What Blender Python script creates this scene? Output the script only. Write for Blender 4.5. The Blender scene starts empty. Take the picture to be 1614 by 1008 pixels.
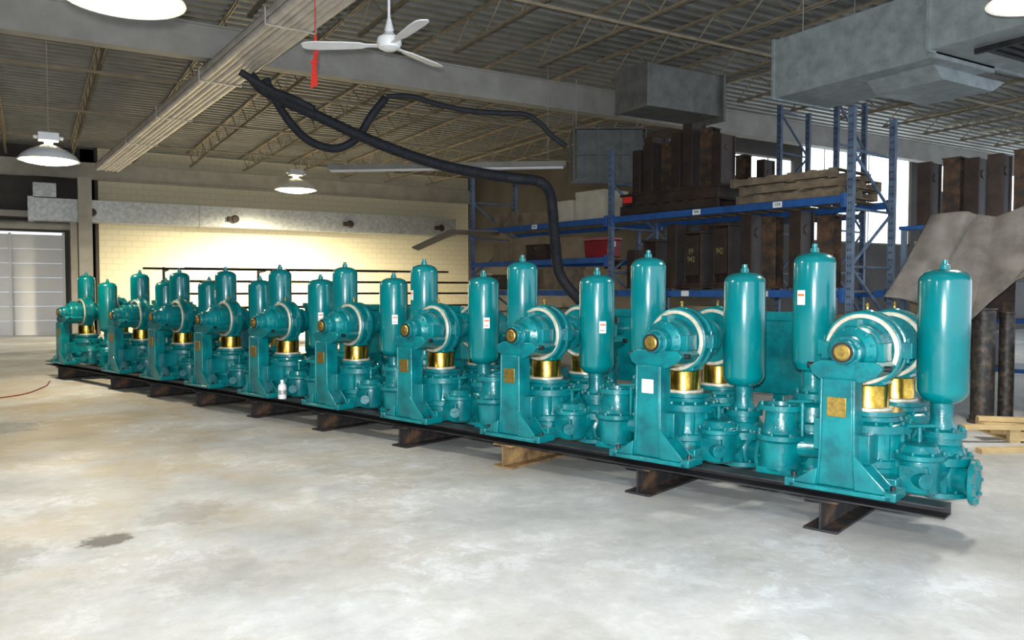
import bpy, bmesh, math, random
from mathutils import Vector, Matrix
random.seed(7)
rnd = random.Random(11)
A = math.radians(31.2); CA, SA = math.cos(A), math.sin(A)
def W(u, d, z=0.0):           # u metres right, d metres ahead of the photographer -> world (walls are world aligned)
    return Vector((CA*u+SA*d, -SA*u+CA*d, z))
COL = bpy.context.scene.collection

# ------------------------------------------------------------------ materials
def newmat(name):
    m = bpy.data.materials.new(name); m.use_nodes = True
    nt = m.node_tree; nt.nodes.clear()
    out = nt.nodes.new('ShaderNodeOutputMaterial'); b = nt.nodes.new('ShaderNodeBsdfPrincipled')
    nt.links.new(b.outputs[0], out.inputs[0])
    return m, nt, b
def N(nt, t, **kw):
    n = nt.nodes.new(t)
    for k, v in kw.items():
        if k in n.inputs: n.inputs[k].default_value = v
        else: setattr(n, k, v)
    return n
def noise(nt, scale, detail=4, rough=0.5, dist=0.0, coord='Object'):
    tc = nt.nodes.new('ShaderNodeTexCoord')
    n = N(nt, 'ShaderNodeTexNoise', Scale=scale, Detail=detail, Roughness=rough, Distortion=dist)
    nt.links.new(tc.outputs[coord], n.inputs['Vector'])
    return n.outputs['Fac']
def ramp(nt, fac, stops):
    r = nt.nodes.new('ShaderNodeValToRGB')
    while len(r.color_ramp.elements) < len(stops): r.color_ramp.elements.new(0.5)
    for e, (p, c) in zip(r.color_ramp.elements, stops):
        e.position = p; e.color = (c[0], c[1], c[2], 1) if not isinstance(c, float) else (c, c, c, 1)
    nt.links.new(fac, r.inputs[0]); return r.outputs[0]
def mixc(nt, fac, a, b, mode='MIX'):
    m = nt.nodes.new('ShaderNodeMix'); m.data_type = 'RGBA'; m.blend_type = mode
    for s, v in ((0, fac), (6, a), (7, b)):
        if hasattr(v, 'links') or hasattr(v, 'is_linked'): nt.links.new(v, m.inputs[s])
        elif isinstance(v, (int, float)): m.inputs[s].default_value = v
        else: m.inputs[s].default_value = (*v, 1)
    return m.outputs[2]
def simple(name, c, c2=None, rough=0.5, metal=0.0, scale=8, bump=0.0, bscale=60, coat=0.0, lo=.35, hi=.65, detail=5):
    m, nt, b = newmat(name)
    if c2 is None: c2 = tuple(x*0.75 for x in c)
    col = ramp(nt, noise(nt, scale, detail, .6), [(lo, c2), (hi, c)])
    nt.links.new(col, b.inputs['Base Color'])
    b.inputs['Roughness'].default_value = rough; b.inputs['Metallic'].default_value = metal
    b.inputs['Coat Weight'].default_value = coat; b.inputs['Coat Roughness'].default_value = .04
    if bump:
        bp = N(nt, 'ShaderNodeBump', Strength=bump, Distance=.01)
        nt.links.new(noise(nt, bscale, 3), bp.inputs['Height']); nt.links.new(bp.outputs[0], b.inputs['Normal'])
    return m
TEAL = simple('teal_enamel', (0.0, .19, .205), (0.0, .1, .118), rough=.3, coat=.25, scale=6, bump=.3, bscale=35)
TEALS = simple('teal_enamel_smooth', (0.0, .18, .195), (0.0, .145, .16), rough=.22, coat=.4, scale=3)
BRASS = simple('brass', (.78, .5, .1), (.45, .27, .04), rough=.25, metal=1, scale=20)
BRASSD = simple('dull_brass', (.55, .38, .1), (.3, .2, .05), rough=.42, metal=.9, scale=30)
STEELM = simple('cream_machined_steel', (.75, .7, .58), (.5, .46, .36), rough=.4, metal=.3, scale=14)
BLACK = simple('black_rubber', (.012, .012, .015), rough=.45)
HOSE = simple('hose_rubber', (.02, .023, .032), (.012, .014, .02), rough=.7)
BEAM = simple('dark_mill_steel', (.04, .04, .045), (.022, .022, .022), rough=.5, metal=.4, scale=6)
BEAMR = simple('black_scaled_steel', (.15, .08, .04), (.02, .02, .022), rough=.6, metal=.3, scale=7, lo=.47, hi=.72)
RUST = simple('rusty_steel', (.16, .08, .035), (.028, .024, .022), rough=.7, metal=.2, scale=7, lo=.42, hi=.75)
RUST2 = simple('tan_rusty_steel', (.36, .22, .09), (.1, .06, .03), rough=.7, metal=.1, scale=7)
BROWN = simple('brown_steel', (.06, .038, .03), (.026, .019, .017), rough=.5, metal=.25, scale=4)
GALV = simple('galvanised_sheet', (.5, .51, .5), (.33, .34, .34), rough=.4, metal=.4, scale=9, detail=8)
GALV2 = simple('galvanised_duct_grey', (.4, .45, .46), (.27, .31, .32), rough=.42, metal=.25, scale=6, detail=8)
GALV3 = simple('dull_duct_grey', (.2, .205, .19), (.13, .13, .12), rough=.5, metal=.2, scale=5, detail=8)
GALV4 = simple('dark_heater_enamel', (.1, .105, .1), (.06, .062, .06), rough=.5, metal=.2, scale=5, detail=8)
GREYP = simple('grey_paint', (.36, .345, .31), (.28, .265, .235), rough=.55, scale=2)
TANP = simple('tan_primer', (.4, .33, .23), (.26, .21, .14), rough=.5, metal=.1, scale=3)
DECK = simple('deck_paint', (.25, .245, .22), (.17, .168, .15), rough=.55, metal=.1, scale=1.5)
COND = simple('conduit_metal', (.66, .62, .58), (.5, .46, .42), rough=.35, metal=.2, scale=3)
BLUE = simple('blue_rack_paint', (.02, .1, .33), (.015, .06, .2), rough=.4, scale=5)
BLUEG = simple('blue_grey_rack_paint', (.12, .17, .25), (.06, .09, .15), rough=.5, scale=6)
WOOD = simple('pine', (.55, .4, .2), (.42, .29, .13), rough=.7, scale=6)
WOODG = simple('weathered_wood', (.22, .165, .11), (.1, .08, .055), rough=.8, scale=6)
CARD = simple('cardboard', (.26, .19, .12), (.17, .12, .07), rough=.8, scale=3)
CREAMC = simple('cream_board', (.5, .45, .36), (.38, .34, .26), rough=.8, scale=3)
WHITE = simple('white_enamel', (.8, .8, .8), (.7, .7, .72), rough=.35, scale=3)
RED = simple('red_plastic', (.25, .008, .02), (.16, .006, .012), rough=.4, scale=4)
REDL = simple('pale_red_plastic', (.4, .16, .16), (.3, .1, .1), rough=.4, scale=4)
REDW = simple('red_webbing', (.7, .03, .015), (.55, .02, .01), rough=.7, scale=20)
REDC = simple('dull_red_cable', (.3, .03, .02), (.2, .02, .015), rough=.7, scale=20)
ORANGE = simple('orange_ink', (.8, .15, .02), rough=.6)
CHALK = simple('yellow_chalk', (.24, .22, .07), rough=.9)
INK = simple('black_ink', (.01, .01, .01), rough=.6)
FELT = simple('grey_felt', (.14, .128, .12), (.085, .078, .073), rough=.98, scale=4, bump=.5, bscale=120)
DOORM = simple('door_enamel', (.74, .74, .73), (.66, .66, .66), rough=.45, scale=1)
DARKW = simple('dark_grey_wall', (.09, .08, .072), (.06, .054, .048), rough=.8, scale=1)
def emis(name, c, s):
    m, nt, b = newmat(name)
    n = noise(nt, 3, 2)
    nt.links.new(ramp(nt, n, [(0, c), (1, tuple(min(1, x*1.05) for x in c))]), b.inputs['Emission Color'])
    b.inputs['Emission Strength'].default_value = s; b.inputs['Base Color'].default_value = (*c, 1)
    return m
LENS = emis('lamp_lens', (1, .9, .62), 18)
GLASS = emis('daylight_glazing', (.85, .95, 1), 4.0)

def wall_mat():
    m, nt, b = newmat('cream_block_wall')
    tc = nt.nodes.new('ShaderNodeTexCoord'); mp = N(nt, 'ShaderNodeMapping'); mp.inputs['Rotation'].default_value = (math.radians(90), 0, 0)
    nt.links.new(tc.outputs['Object'], mp.inputs[0])
    br = N(nt, 'ShaderNodeTexBrick', Scale=1.0); br.inputs['Mortar Size'].default_value = .012
    br.inputs['Brick Width'].default_value = .4; br.inputs['Row Height'].default_value = .2
    br.inputs['Color1'].default_value = (.84, .77, .57, 1); br.inputs['Color2'].default_value = (.82, .75, .55, 1); br.inputs['Mortar'].default_value = (.66, .59, .42, 1)
    nt.links.new(mp.outputs[0], br.inputs['Vector'])
    c = mixc(nt, .3, br.outputs[0], ramp(nt, noise(nt, .6, 5), [(.3, (.72, .64, .44)), (.7, (.86, .79, .6))]))
    nt.links.new(c, b.inputs['Base Color']); b.inputs['Roughness'].default_value = .6
    bp = N(nt, 'ShaderNodeBump', Strength=.25, Distance=.01); nt.links.new(br.outputs['Fac'], bp.inputs['Height']); bp.invert = True
    nt.links.new(bp.outputs[0], b.inputs['Normal'])
    return m
CREAM = wall_mat()

def floor_mat():
    m, nt, b = newmat('worn_concrete_floor')
    base = ramp(nt, noise(nt, .6, 10, .64, .2), [(.32, (.35, .352, .345)), (.5, (.46, .465, .465)), (.66, (.56, .57, .58))])
    fine = ramp(nt, noise(nt, 6, 10, .78), [(.3, .78), (.7, 1.08)])
    c = mixc(nt, 1.0, base, fine, 'MULTIPLY')
    tc0 = nt.nodes.new('ShaderNodeTexCoord')
    vs = N(nt, 'ShaderNodeVectorMath', operation='DISTANCE'); nt.links.new(tc0.outputs['Object'], vs.inputs[0]); vs.inputs[1].default_value = W(-6.0, 8.5)
    dv = N(nt, 'ShaderNodeMath', operation='DIVIDE'); nt.links.new(vs.outputs['Value'], dv.inputs[0]); dv.inputs[1].default_value = 8.0
    near = ramp(nt, dv.outputs[0], [(.2, .75), (.9, .12)])
    tn = ramp(nt, noise(nt, .8, 9, .7, .5), [(.42, 0.0), (.6, 1.0)])
    m0 = N(nt, 'ShaderNodeMath', operation='MULTIPLY'); nt.links.new(near, m0.inputs[0]); nt.links.new(tn, m0.inputs[1])
    c = mixc(nt, m0.outputs[0], c, (.4, .3, .15))
    c = mixc(nt, ramp(nt, noise(nt, 1.7, 11, .78, .2), [(.54, 0.0), (.72, .45)]), c, (.2, .19, .175))
    fl = ramp(nt, noise(nt, 3.4, 15, .8, .4), [(.505, 0.0), (.56, 1.0)])
    ar = ramp(nt, noise(nt, .6, 7, .68), [(.46, 0.0), (.6, .55)])
    mm = N(nt, 'ShaderNodeMath', operation='MULTIPLY'); nt.links.new(fl, mm.inputs[0]); nt.links.new(ar, mm.inputs[1])
    c = mixc(nt, mm.outputs[0], c, (.66, .68, .71))
    tc = nt.nodes.new('ShaderNodeTexCoord')
    for (u, d, r, k, R, G, B) in ((-2.43, 4.69, .1, .8, .06, .05, .045), (-3.0, 4.35, .25, .4, .15, .13, .1), (-2.2, 5.3, .2, .35, .15, .13, .1), (-5.6, 8.6, .3, .5, .1, .09, .07), (-1.6, 4.2, .25, .3, .2, .18, .15)):
        p = W(u, d)
        vs = N(nt, 'ShaderNodeVectorMath', operation='DISTANCE'); nt.links.new(tc.outputs['Object'], vs.inputs[0]); vs.inputs[1].default_value = p
        ad = N(nt, 'ShaderNodeMath', operation='MULTIPLY_ADD'); nt.links.new(noise(nt, 5, 10, .8), ad.inputs[0]); ad.inputs[1].default_value = -r*5
        nt.links.new(vs.outputs['Value'], ad.inputs[2])
        a2 = N(nt, 'ShaderNodeMath', operation='ADD'); nt.links.new(ad.outputs[0], a2.inputs[0]); a2.inputs[1].default_value = r*1.5
        f = ramp(nt, a2.outputs[0], [(0.0, k), (max(.02, r*.6), 0.0)])
        c = mixc(nt, f, c, (R, G, B))
    nt.links.new(c, b.inputs['Base Color'])
    nt.links.new(ramp(nt, noise(nt, 1.5, 6), [(.3, .42), (.7, .7)]), b.inputs['Roughness'])
    bp = N(nt, 'ShaderNodeBump', Strength=.12, Distance=.02); nt.links.new(noise(nt, 14, 8, .7), bp.inputs['Height']); nt.links.new(bp.outputs[0], b.inputs['Normal'])
    return m
FLOOR = floor_mat()

# ------------------------------------------------------------------ mesh builder
class MB:
    def __init__(s): s.bm = bmesh.new(); s.mi = 0; s.n = 0
    def _t(s):
        fs = list(s.bm.faces)
        for f in fs[s.n:]: f.material_index = s.mi
        s.n = len(fs)
        return s
    def box(s, x0, x1, y0, y1, z0, z1):
        v = [s.bm.verts.new(p) for p in ((x0,y0,z0),(x1,y0,z0),(x1,y1,z0),(x0,y1,z0),(x0,y0,z1),(x1,y0,z1),(x1,y1,z1),(x0,y1,z1))]
        for q in ((3,2,1,0),(4,5,6,7),(0,1,5,4),(1,2,6,5),(2,3,7,6),(3,0,4,7)): s.bm.faces.new([v[i] for i in q])
        return s._t()
    def cyl(s, p0, p1, r0, r1=None, n=20):
        r1 = r0 if r1 is None else r1
        p0, p1 = Vector(p0), Vector(p1); ax = p1-p0; L = ax.length
        q = ax.to_track_quat('Z', 'Y').to_matrix().to_4x4()
        bmesh.ops.create_cone(s.bm, cap_ends=True, segments=n, radius1=max(r0,1e-4), radius2=max(r1,1e-4), depth=L, matrix=Matrix.Translation((p0+p1)/2) @ q)
        return s._t()
    def lathe(s, prof, c=(0,0,0), axis='z', n=28, closed=False, a0=0, a1=None):
        full = a1 is None
        a1 = 2*math.pi if full else a1
        c = Vector(c); rings = []
        k = n if full else n+1
        for i in range(k):
            a = a0+(a1-a0)*i/n; ca, sa = math.cos(a), math.sin(a); row = []
            for r, h in prof:
                r = max(r, 1e-5)
                p = (r*ca, r*sa, h) if axis == 'z' else ((r*ca, h, r*sa) if axis == 'y' else (h, r*ca, r*sa))
                row.append(s.bm.verts.new(c+Vector(p)))
            rings.append(row)
        m = len(prof)
        for i in range(n if full else n):
            a, b2 = rings[i], rings[(i+1) % k]
            for j in range(m if closed else m-1):
                jj = (j+1) % m
                s.bm.faces.new((a[j], a[jj], b2[jj], b2[j]))
        return s._t()
    def prism(s, poly, axis, a0, a1):
        def P(p, a): return {'y': (p[0], a, p[1]), 'x': (a, p[0], p[1]), 'z': (p[0], p[1], a)}[axis]
        A_ = [s.bm.verts.new(P(p, a0)) for p in poly]; B_ = [s.bm.verts.new(P(p, a1)) for p in poly]
        s.bm.faces.new(A_); s.bm.faces.new(B_[::-1]); k = len(poly)
        for i in range(k): s.bm.faces.new((A_[i], A_[(i+1) % k], B_[(i+1) % k], B_[i]))
        return s._t()
    def bolts(s, c, axis, R, n, r=.014, h=.022, a0=0.0):
        for i in range(n):
            a = a0+2*math.pi*i/n; ca, sa = R*math.cos(a), R*math.sin(a); c_ = Vector(c)
            if axis == 'z': p = c_+Vector((ca, sa, 0)); q = p+Vector((0,0,h))
            elif axis == 'y': p = c_+Vector((ca, 0, sa)); q = p+Vector((0,h,0))
            else: p = c_+Vector((0, ca, sa)); q = p+Vector((h,0,0))
            s.cyl(p, q, r, n=6)
        return s
    def obj(s, name, mats, parent=None, loc=(0,0,0), rz=0.0, bevel=0.0, smooth=True):
        bmesh.ops.remove_doubles(s.bm, verts=s.bm.verts, dist=2e-5)
        bmesh.ops.recalc_face_normals(s.bm, faces=s.bm.faces)
        for e in s.bm.edges:
            if len(e.link_faces) == 2: e.smooth = e.calc_face_angle(0) < math.radians(33)
        for f in s.bm.faces: f.smooth = smooth
        me = bpy.data.meshes.new(name); s.bm.to_mesh(me); s.bm.free()
        for m in (mats if isinstance(mats, (list, tuple)) else [mats]): me.materials.append(m)
        o = bpy.data.objects.new(name, me); COL.objects.link(o)
        o.location = loc; o.rotation_euler = (0, 0, rz); o.parent = parent
        if bevel:
            b = o.modifiers.new('bev', 'BEVEL'); b.width = bevel; b.segments = 2; b.limit_method = 'ANGLE'; b.angle_limit = math.radians(40)
        return o
def root(name, loc, rz=0.0):
    e = bpy.data.objects.new(name, None); e.empty_display_size = .2; COL.objects.link(e); e.location = loc; e.rotation_euler = (0, 0, rz); return e
def tag(o, label, cat, group=None):
    o['label'] = label; o['category'] = cat
    if group: o['group'] = group
    return o
def struct(o, label=None):
    o['kind'] = 'structure'
    if label: o['label'] = label
    return o
def clone(r, loc, rz=None, skip=()):
    n = r.copy(); COL.objects.link(n); n.location = loc
    if rz is not None: n.rotation_euler = (0, 0, rz)
    def rec(a, b):
        for ch in a.children:
            if ch.get('skipkey', '') in skip: continue
            c = ch.copy(); c.parent = b; COL.objects.link(c); rec(ch, c)
    rec(r, n)
    return n
def to_mesh(o):
    dg = bpy.context.evaluated_depsgraph_get(); dg.update()
    me = bpy.data.meshes.new_from_object(o.evaluated_get(dg))
    nm = o.name; mt = o.matrix_basis.copy(); par = o.parent; bpy.data.objects.remove(o)
    q = bpy.data.objects.new(nm, me); COL.objects.link(q); q.parent = par; q.matrix_basis = mt
    return q
def curve(name, pts, r, mat, res=10, cyc=False):
    cu = bpy.data.curves.new(name, 'CURVE'); cu.dimensions = '3D'; cu.bevel_depth = r; cu.bevel_resolution = 3; cu.resolution_u = res; cu.use_fill_caps = True
    sp = cu.splines.new('BEZIER'); sp.bezier_points.add(len(pts)-1)
    for b, p in zip(sp.bezier_points, pts): b.co = p; b.handle_left_type = b.handle_right_type = 'AUTO'
    sp.use_cyclic_u = cyc
    cu.materials.append(mat); o = bpy.data.objects.new(name, cu); COL.objects.link(o)
    o = to_mesh(o)
    for f in o.data.polygons: f.use_smooth = True
    return o
def ribbed_hose(name, pts, r, mat):
    P = []
    for i in range(len(pts)-1):
        p0 = pts[max(i-1, 0)]; p1 = pts[i]; p2 = pts[i+1]; p3 = pts[min(i+2, len(pts)-1)]
        n = max(2, int((p2-p1).length/.018))
        for k in range(n):
            t = k/n; P.append(.5*((2*p1)+(p2-p0)*t+(2*p0-5*p1+4*p2-p3)*t*t+(3*p1-p0-3*p2+p3)*t**3))
    P.append(pts[-1]); mb = MB(); rows = []; M = 12
    up = Vector((.2, .1, 1)).normalized()
    for i, p in enumerate(P):
        d = (P[min(i+1, len(P)-1)]-P[max(i-1, 0)]).normalized()
        x = d.cross(up)
        x = x.normalized() if x.length > 1e-3 else Vector((1, 0, 0))
        yv = d.cross(x).normalized(); up = -yv if (-yv).dot(up) > 0 else yv
        rr = r*(1.0 if i % 2 == 0 else .93)
        rows.append([mb.bm.verts.new(p+(x*math.cos(a)+yv*math.sin(a))*rr) for a in [2*math.pi*k/M for k in range(M)]])
    for i in range(len(rows)-1):
        for k in range(M): mb.bm.faces.new((rows[i][k], rows[i][(k+1) % M], rows[i+1][(k+1) % M], rows[i+1][k]))
    mb.bm.faces.new(rows[0]); mb.bm.faces.new(rows[-1]); mb._t()
    return mb.obj(name, mat)
def text(name, body, size, mat, parent, loc, rot=(math.radians(90), 0, 0)):
    cu = bpy.data.curves.new(name, 'FONT'); cu.body = body; cu.size = size; cu.extrude = .001; cu.align_x = 'CENTER'; cu.align_y = 'CENTER'; cu.offset = 0
    cu.materials.append(mat); o = bpy.data.objects.new(name, cu); COL.objects.link(o); o.location = loc; o.rotation_euler = rot
    o = to_mesh(o); o.parent = parent; return o

# ------------------------------------------------------------------ room
ZD = 6.3; XS = 16.2
struct(MB().box(-14, 36, -7, 31.4, -.2, 0).obj('floor', FLOOR), 'worn stained concrete slab')
mb = MB(); y = -7.0; prof = []
while y < 31.4:
    prof += [(y, ZD), (y+.12, ZD), (y+.14, ZD+.1), (y+.28, ZD+.1)]; y += .3
bm = mb.bm
a = [bm.verts.new((-14, p, z)) for p, z in prof]; b = [bm.verts.new((36, p, z)) for p, z in prof]
for i in range(len(prof)-1): bm.faces.new((a[i], a[i+1], b[i+1], b[i]))
mb._t(); mb.box(-14, 36, -7, 31.4, ZD+.14, ZD+.2)
struct(mb.obj('ceiling', DECK, smooth=False), 'corrugated painted metal roof deck')
struct(MB().box(2.0, XS, 30.4, 30.7, 0, ZD).obj('wall_back', CREAM), 'cream painted concrete block wall')
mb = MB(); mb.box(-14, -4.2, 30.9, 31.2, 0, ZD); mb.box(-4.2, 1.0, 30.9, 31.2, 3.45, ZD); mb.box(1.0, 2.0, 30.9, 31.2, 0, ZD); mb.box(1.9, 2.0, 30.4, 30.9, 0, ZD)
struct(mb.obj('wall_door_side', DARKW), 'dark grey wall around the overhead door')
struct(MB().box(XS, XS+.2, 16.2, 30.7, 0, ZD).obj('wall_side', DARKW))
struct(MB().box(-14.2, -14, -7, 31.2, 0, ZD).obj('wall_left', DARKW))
wins = [(16.4, 19.5, 4.7, 5.4), (19.9, 25.4, 3.0, 5.9), (26.2, 29.4, 4.9, 5.9), (29.9, 34.5, 4.2, 5.9)]
mb = MB(); x = XS
for (x0, x1, z0, z1) in wins:
    mb.box(x, x0, 16, 16.2, 0, ZD); mb.box(x0, x1, 16, 16.2, 0, z0); mb.box(x0, x1, 16, 16.2, z1, ZD); x = x1
mb.box(x, 36, 16, 16.2, 0, ZD)
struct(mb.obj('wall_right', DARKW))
for i, (x0, x1, z0, z1) in enumerate(wins):
    mb = MB(); t = .05
    mb.box(x0, x1, 16.05, 16.15, z0, z0+t); mb.box(x0, x1, 16.05, 16.15, z1-t, z1); mb.box(x0, x0+t, 16.05, 16.15, z0, z1); mb.box(x1-t, x1, 16.05, 16.15, z0, z1)
    k = max(1, round((x1-x0)/1.2))
    for j in range(1, k): xx = x0+(x1-x0)*j/k; mb.box(xx-.02, xx+.02, 16.06, 16.14, z0+t, z1-t)
    mb.mi = 1; mb.box(x0+t, x1-t, 16.09, 16.11, z0+t, z1-t)
    struct(mb.obj('window_%d' % (i+1), [GREYP, GLASS]), 'bright daylit window')
mb = MB()
for i in range(7):
    z0 = i*.48; mb.box(-4.15, .95, 31.0, 31.05, z0+.004, z0+.478)
mb.box(-4.2, -4.12, 30.85, 31.05, 0, 3.45); mb.box(.92, 1.0, 30.85, 31.05, 0, 3.45); mb.box(-.62, -.54, 30.95, 31.0, 0, 3.4)
struct(mb.obj('door_1', DOORM, bevel=.005), 'pale sectional overhead garage door')
struct(MB().cyl((-4.2, 30.6, 3.65), (1.2, 30.6, 3.65), .14, n=16).box(1.15, 1.35, 30.3, 30.9, 0, 3.9).box(-4.2, 1.2, 30.5, 30.88, 3.9, 4.1).obj('trim_1', GREYP), 'door track and spring barrel')

# ------------------------------------------------------------------ girders, joists
def girder(y, x0, x1, z0=5.2, h=.54):
    L = x1-x0
    mb = MB(); mb.box(0, L, -.14, .14, 0, .03); mb.box(0, L, -.14, .14, h-.03, h); mb.box(0, L, -.11, .11, .03, h-.03)
    return tag(mb.obj('roof_girder', GREYP, loc=(x0, y, z0)), 'long grey painted steel beam under the roof joists', 'beam', 'roof girders')
girder(13.6, -14, 30); girder(30.15, -14, XS)
def joist(L):
    mb = MB(); h = .52
    for dx in (-.035, .01):
        mb.box(dx, dx+.025, 0, L, h-.045, h); mb.box(dx, dx+.025, .5, L-.5, 0, .045)
    mb.box(-.035, .035, 0, L, h-.006, h); mb.box(-.035, .035, .5, L-.5, 0, .006)
    n = int((L-1)/.55); st = (L-1)/n
    for i in range(n):
        y0 = .5+i*st
        if i % 2 == 0: mb.cyl((0, y0, .03), (0, y0+st, h-.03), .014, n=6)
        else: mb.cyl((0, y0, h-.03), (0, y0+st, .03), .014, n=6)
    return mb
j1 = j2 = None
for i in range(28):
    X = -13.3+1.8*i+.1
    if X > 35: break
    if j1 is None:
        j1 = joist(20.2).obj('open_web_joist', TANP, loc=(X, -6.8, 5.76)); o = j1
        j2 = joist(16.3).obj('open_web_joist', TANP, loc=(X, 13.7, 5.76)); o2 = j2
    else:
        o = j1.copy(); COL.objects.link(o); o.location.x = X
        o2 = None
        if X < XS-.6: o2 = j2.copy(); COL.objects.link(o2); o2.location.x = X
    for q in (o, o2):
        if q: tag(q, 'tan open-web steel roof joist with zigzag rods', 'roof joist', 'open-web roof joists')
for Yb in (2.5, 6.5, 10.0, 17.5, 21.5, 25.5):
    xr = 35 if Yb < 13 else XS-.1
    o = MB().box(-13.9, xr, -.02, .02, 0, .02).box(-13.9, xr, -.004, .004, 0, .05).obj('joist_bridging_bar', TANP, loc=(0, Yb, 5.71))
    tag(o, 'thin steel bridging angle tying the roof joists', 'steel bar', 'joist bridging bars')

SL = .068
cdir = Vector((-SL, 1, 0)).normalized(); cz = math.atan2(SL, 1)
r = root('conduit_bundle', Vector((3.72, 0, 4.95))+cdir*(-4), cz)
for i, (dx, rr, zz) in enumerate(((-.25, .06, 0), (-.14, .045, .02), (-.04, .055, 0), (.06, .04, .01), (.14, .05, .0), (.26, .07, .0))):
    MB().cyl((dx, 0, zz+rr), (dx, 30, zz+rr), rr, n=14).obj('conduit_pipe', COND, parent=r)
for i in range(9):
    MB().box(-.35, .35, i*3.4+1, i*3.4+1.04, -.012, -.002).box(-.35, -.335, i*3.4+1, i*3.4+1.04, -.01, .22).box(.335, .35, i*3.4+1, i*3.4+1.04, -.01, .22).obj('support_strap', COND, parent=r)
MB().box(-.33, .33, 0, 30, .16, .18).box(-.33, -.31, 0, 30, .09, .18).box(.33, .345, 0, 30, .09, .18).obj('cable_tray', COND, parent=r)
tag(r, 'pale bundle of long metal conduit pipes under the roof', 'pipes')

# ------------------------------------------------------------------ high bay lamps
def lamp(u, d, z, top=5.76, watt=400, col=(1, .82, .55), sc=1.0, world=None):
    R = .42
    r = root('high_bay_lamp', world or W(u, d, z))
    MB().lathe([(R, 0), (R-.01, .02), (.36, .09), (.24, .17), (.12, .22), (.1, .23), (.1, .215), (.22, .15), (.34, .08), (R-.03, .005), (R, 0)], n=36).obj('lamp_shade', WHITE, parent=r)
    MB().lathe([(.001, -.05), (.2, -.045), (.33, -.02), (R-.03, .01), (.33, .03), (.001, .03)], n=36).obj('lamp_lens', LENS, parent=r)
    MB().box(-.14, .14, -.1, .1, .3, .42).cyl((0, 0, .22), (0, 0, .3), .06).box(-.2, -.14, -.04, .04, .33, .37).box(.14, .2, -.04, .04, .33, .37).obj('ballast_box', WHITE, parent=r, bevel=.01)
    MB().cyl((0, 0, .42), (0, 0, (top-z)/sc), .005, n=6).obj('hanging_cord', GREYP, parent=r)
    r.scale = (sc, sc, sc)
    tag(r, 'lit white dome high-bay lamp hanging from the roof', 'lamp', 'high-bay lamps')
    L = bpy.data.lights.new('lamp_light', 'SPOT'); L.energy = watt; L.color = col; L.shadow_soft_size = .25; L.spot_size = math.radians(172); L.spot_blend = .5
    o = bpy.data.objects.new('lamp_light', L); COL.objects.link(o); o.parent = r; o.location = (0, 0, -.12)
    return r
lamp(-2.84, 5.9, 3.62, watt=330, col=(1, .95, .86))
lamp(-7.0, 12.07, 3.45, watt=520, col=(1, .84, .58))
lamp(-7.1, 26.2, 4.78, watt=5600, sc=1.6, col=(1, .87, .6))
lamp(4.6, 7.0, 4.02, watt=450, col=(1, .95, .86))
lamp(0.8, -2.5, 4.0, watt=1900, col=(.97, .99, 1))  # unseen fill lamp, added behind the camera to brighten the foreground
lamp(-5.5, 0.5, 4.0, watt=300, col=(1, .97, .92))  # unseen lamp, added out of frame at near left for extra light
lamp(0, 0, 4.6, watt=1500, col=(1, .96, .92), world=Vector((-6.5, 26.5, 4.6)))  # out-of-frame lamp added to brighten the overhead door
lamp(0, 0, 4.6, watt=500, col=(.9, .95, 1), world=Vector((20.5, 8.0, 4.6)))  # added off-frame lamp to the right, never in view

# ------------------------------------------------------------------ ceiling fan
r = root('overhead_fan', W(-1.27, 8.3, 4.02), -A)
MB().lathe([(.001, -.05), (.05, -.05), (.11, -.02), (.13, .03), (.12, .08), (.06, .12), (.03, .16), (.001, .16)], n=28).obj('motor_housing', WHITE, parent=r)
MB().cyl((0, 0, .12), (0, 0, 2.2), .014, n=10).lathe([(.014, .3), (.05, .16), (.014, .14)], n=16).obj('down_rod', WHITE, parent=r)
for k in range(3):
    a = math.pi+k*2*math.pi/3
    mb = MB(); out = ((.1, .025), (.24, .03), (.3, .06), (.5, .075), (.75, .085), (.86, .07), (.9, .04))
    poly = [(x, -w) for x, w in out]+[(x, w) for x, w in out[::-1]]
    mb.prism(poly, 'z', .0, .012)
    o = mb.obj('fan_blade', WHITE, parent=r); o.rotation_euler = (math.radians(10), 0, a)
tag(r, 'white three-blade ceiling fan on a long down rod', 'ceiling fan')
p = W(-2.22, 9.0, 3.76)
mb = MB(); mb.prism([(-.045, 0), (.04, .04), (.025, .3), (.045, .38), (.03, .6), (.005, .6), (.0, .4), (-.02, .28)], 'y', -.006, .006)
mb.cyl((.015, 0, .58), (.015, 0, 2.02), .005, n=6); mb.box(-.035, .045, -.012, .012, .28, .31)
tag(mb.obj('webbing_strap', REDW, loc=p, rz=-A), 'red webbing strap hanging from a roof joist', 'strap')

# ------------------------------------------------------------------ ducts, heater
def duct_box(mb, x0, x1, y0, y1, z0, z1, step=1.2, ax='x'):
    mb.box(x0, x1, y0, y1, z0, z1)
    lo, hi = (x0, x1) if ax == 'x' else (y0, y1); e = .02
    n = max(1, round((hi-lo)/step))
    for i in range(n+1):
        t = lo+(hi-lo)*i/n
        if ax == 'x': mb.box(t-.02, t+.02, y0-e, y1+e, z0-e, z1+e)
        else: mb.box(x0-e, x1+e, t-.02, t+.02, z0-e, z1+e)
r = root('air_duct', (8.8, 1.2, 4.2)); mb = MB()
ox, oy, oz = 8.8, 1.2, 4.2
duct_box(mb, 9.0-ox, 10.2-ox, 5.4-oy, 7.75-oy, 0, .8, 2.4, 'y'); duct_box(mb, 8.85-ox, 11.4-ox, 0, 5.4-oy, .05, .95, 2.1, 'y')
mb.prism([(9.5-ox, -.15), (10.6-ox, -.15), (10.9-ox, 0), (9.3-ox, 0)], 'y', 5.6-oy, 6.5-oy)
mb.obj('duct_run', GALV2, parent=r)
mb = MB()
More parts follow.
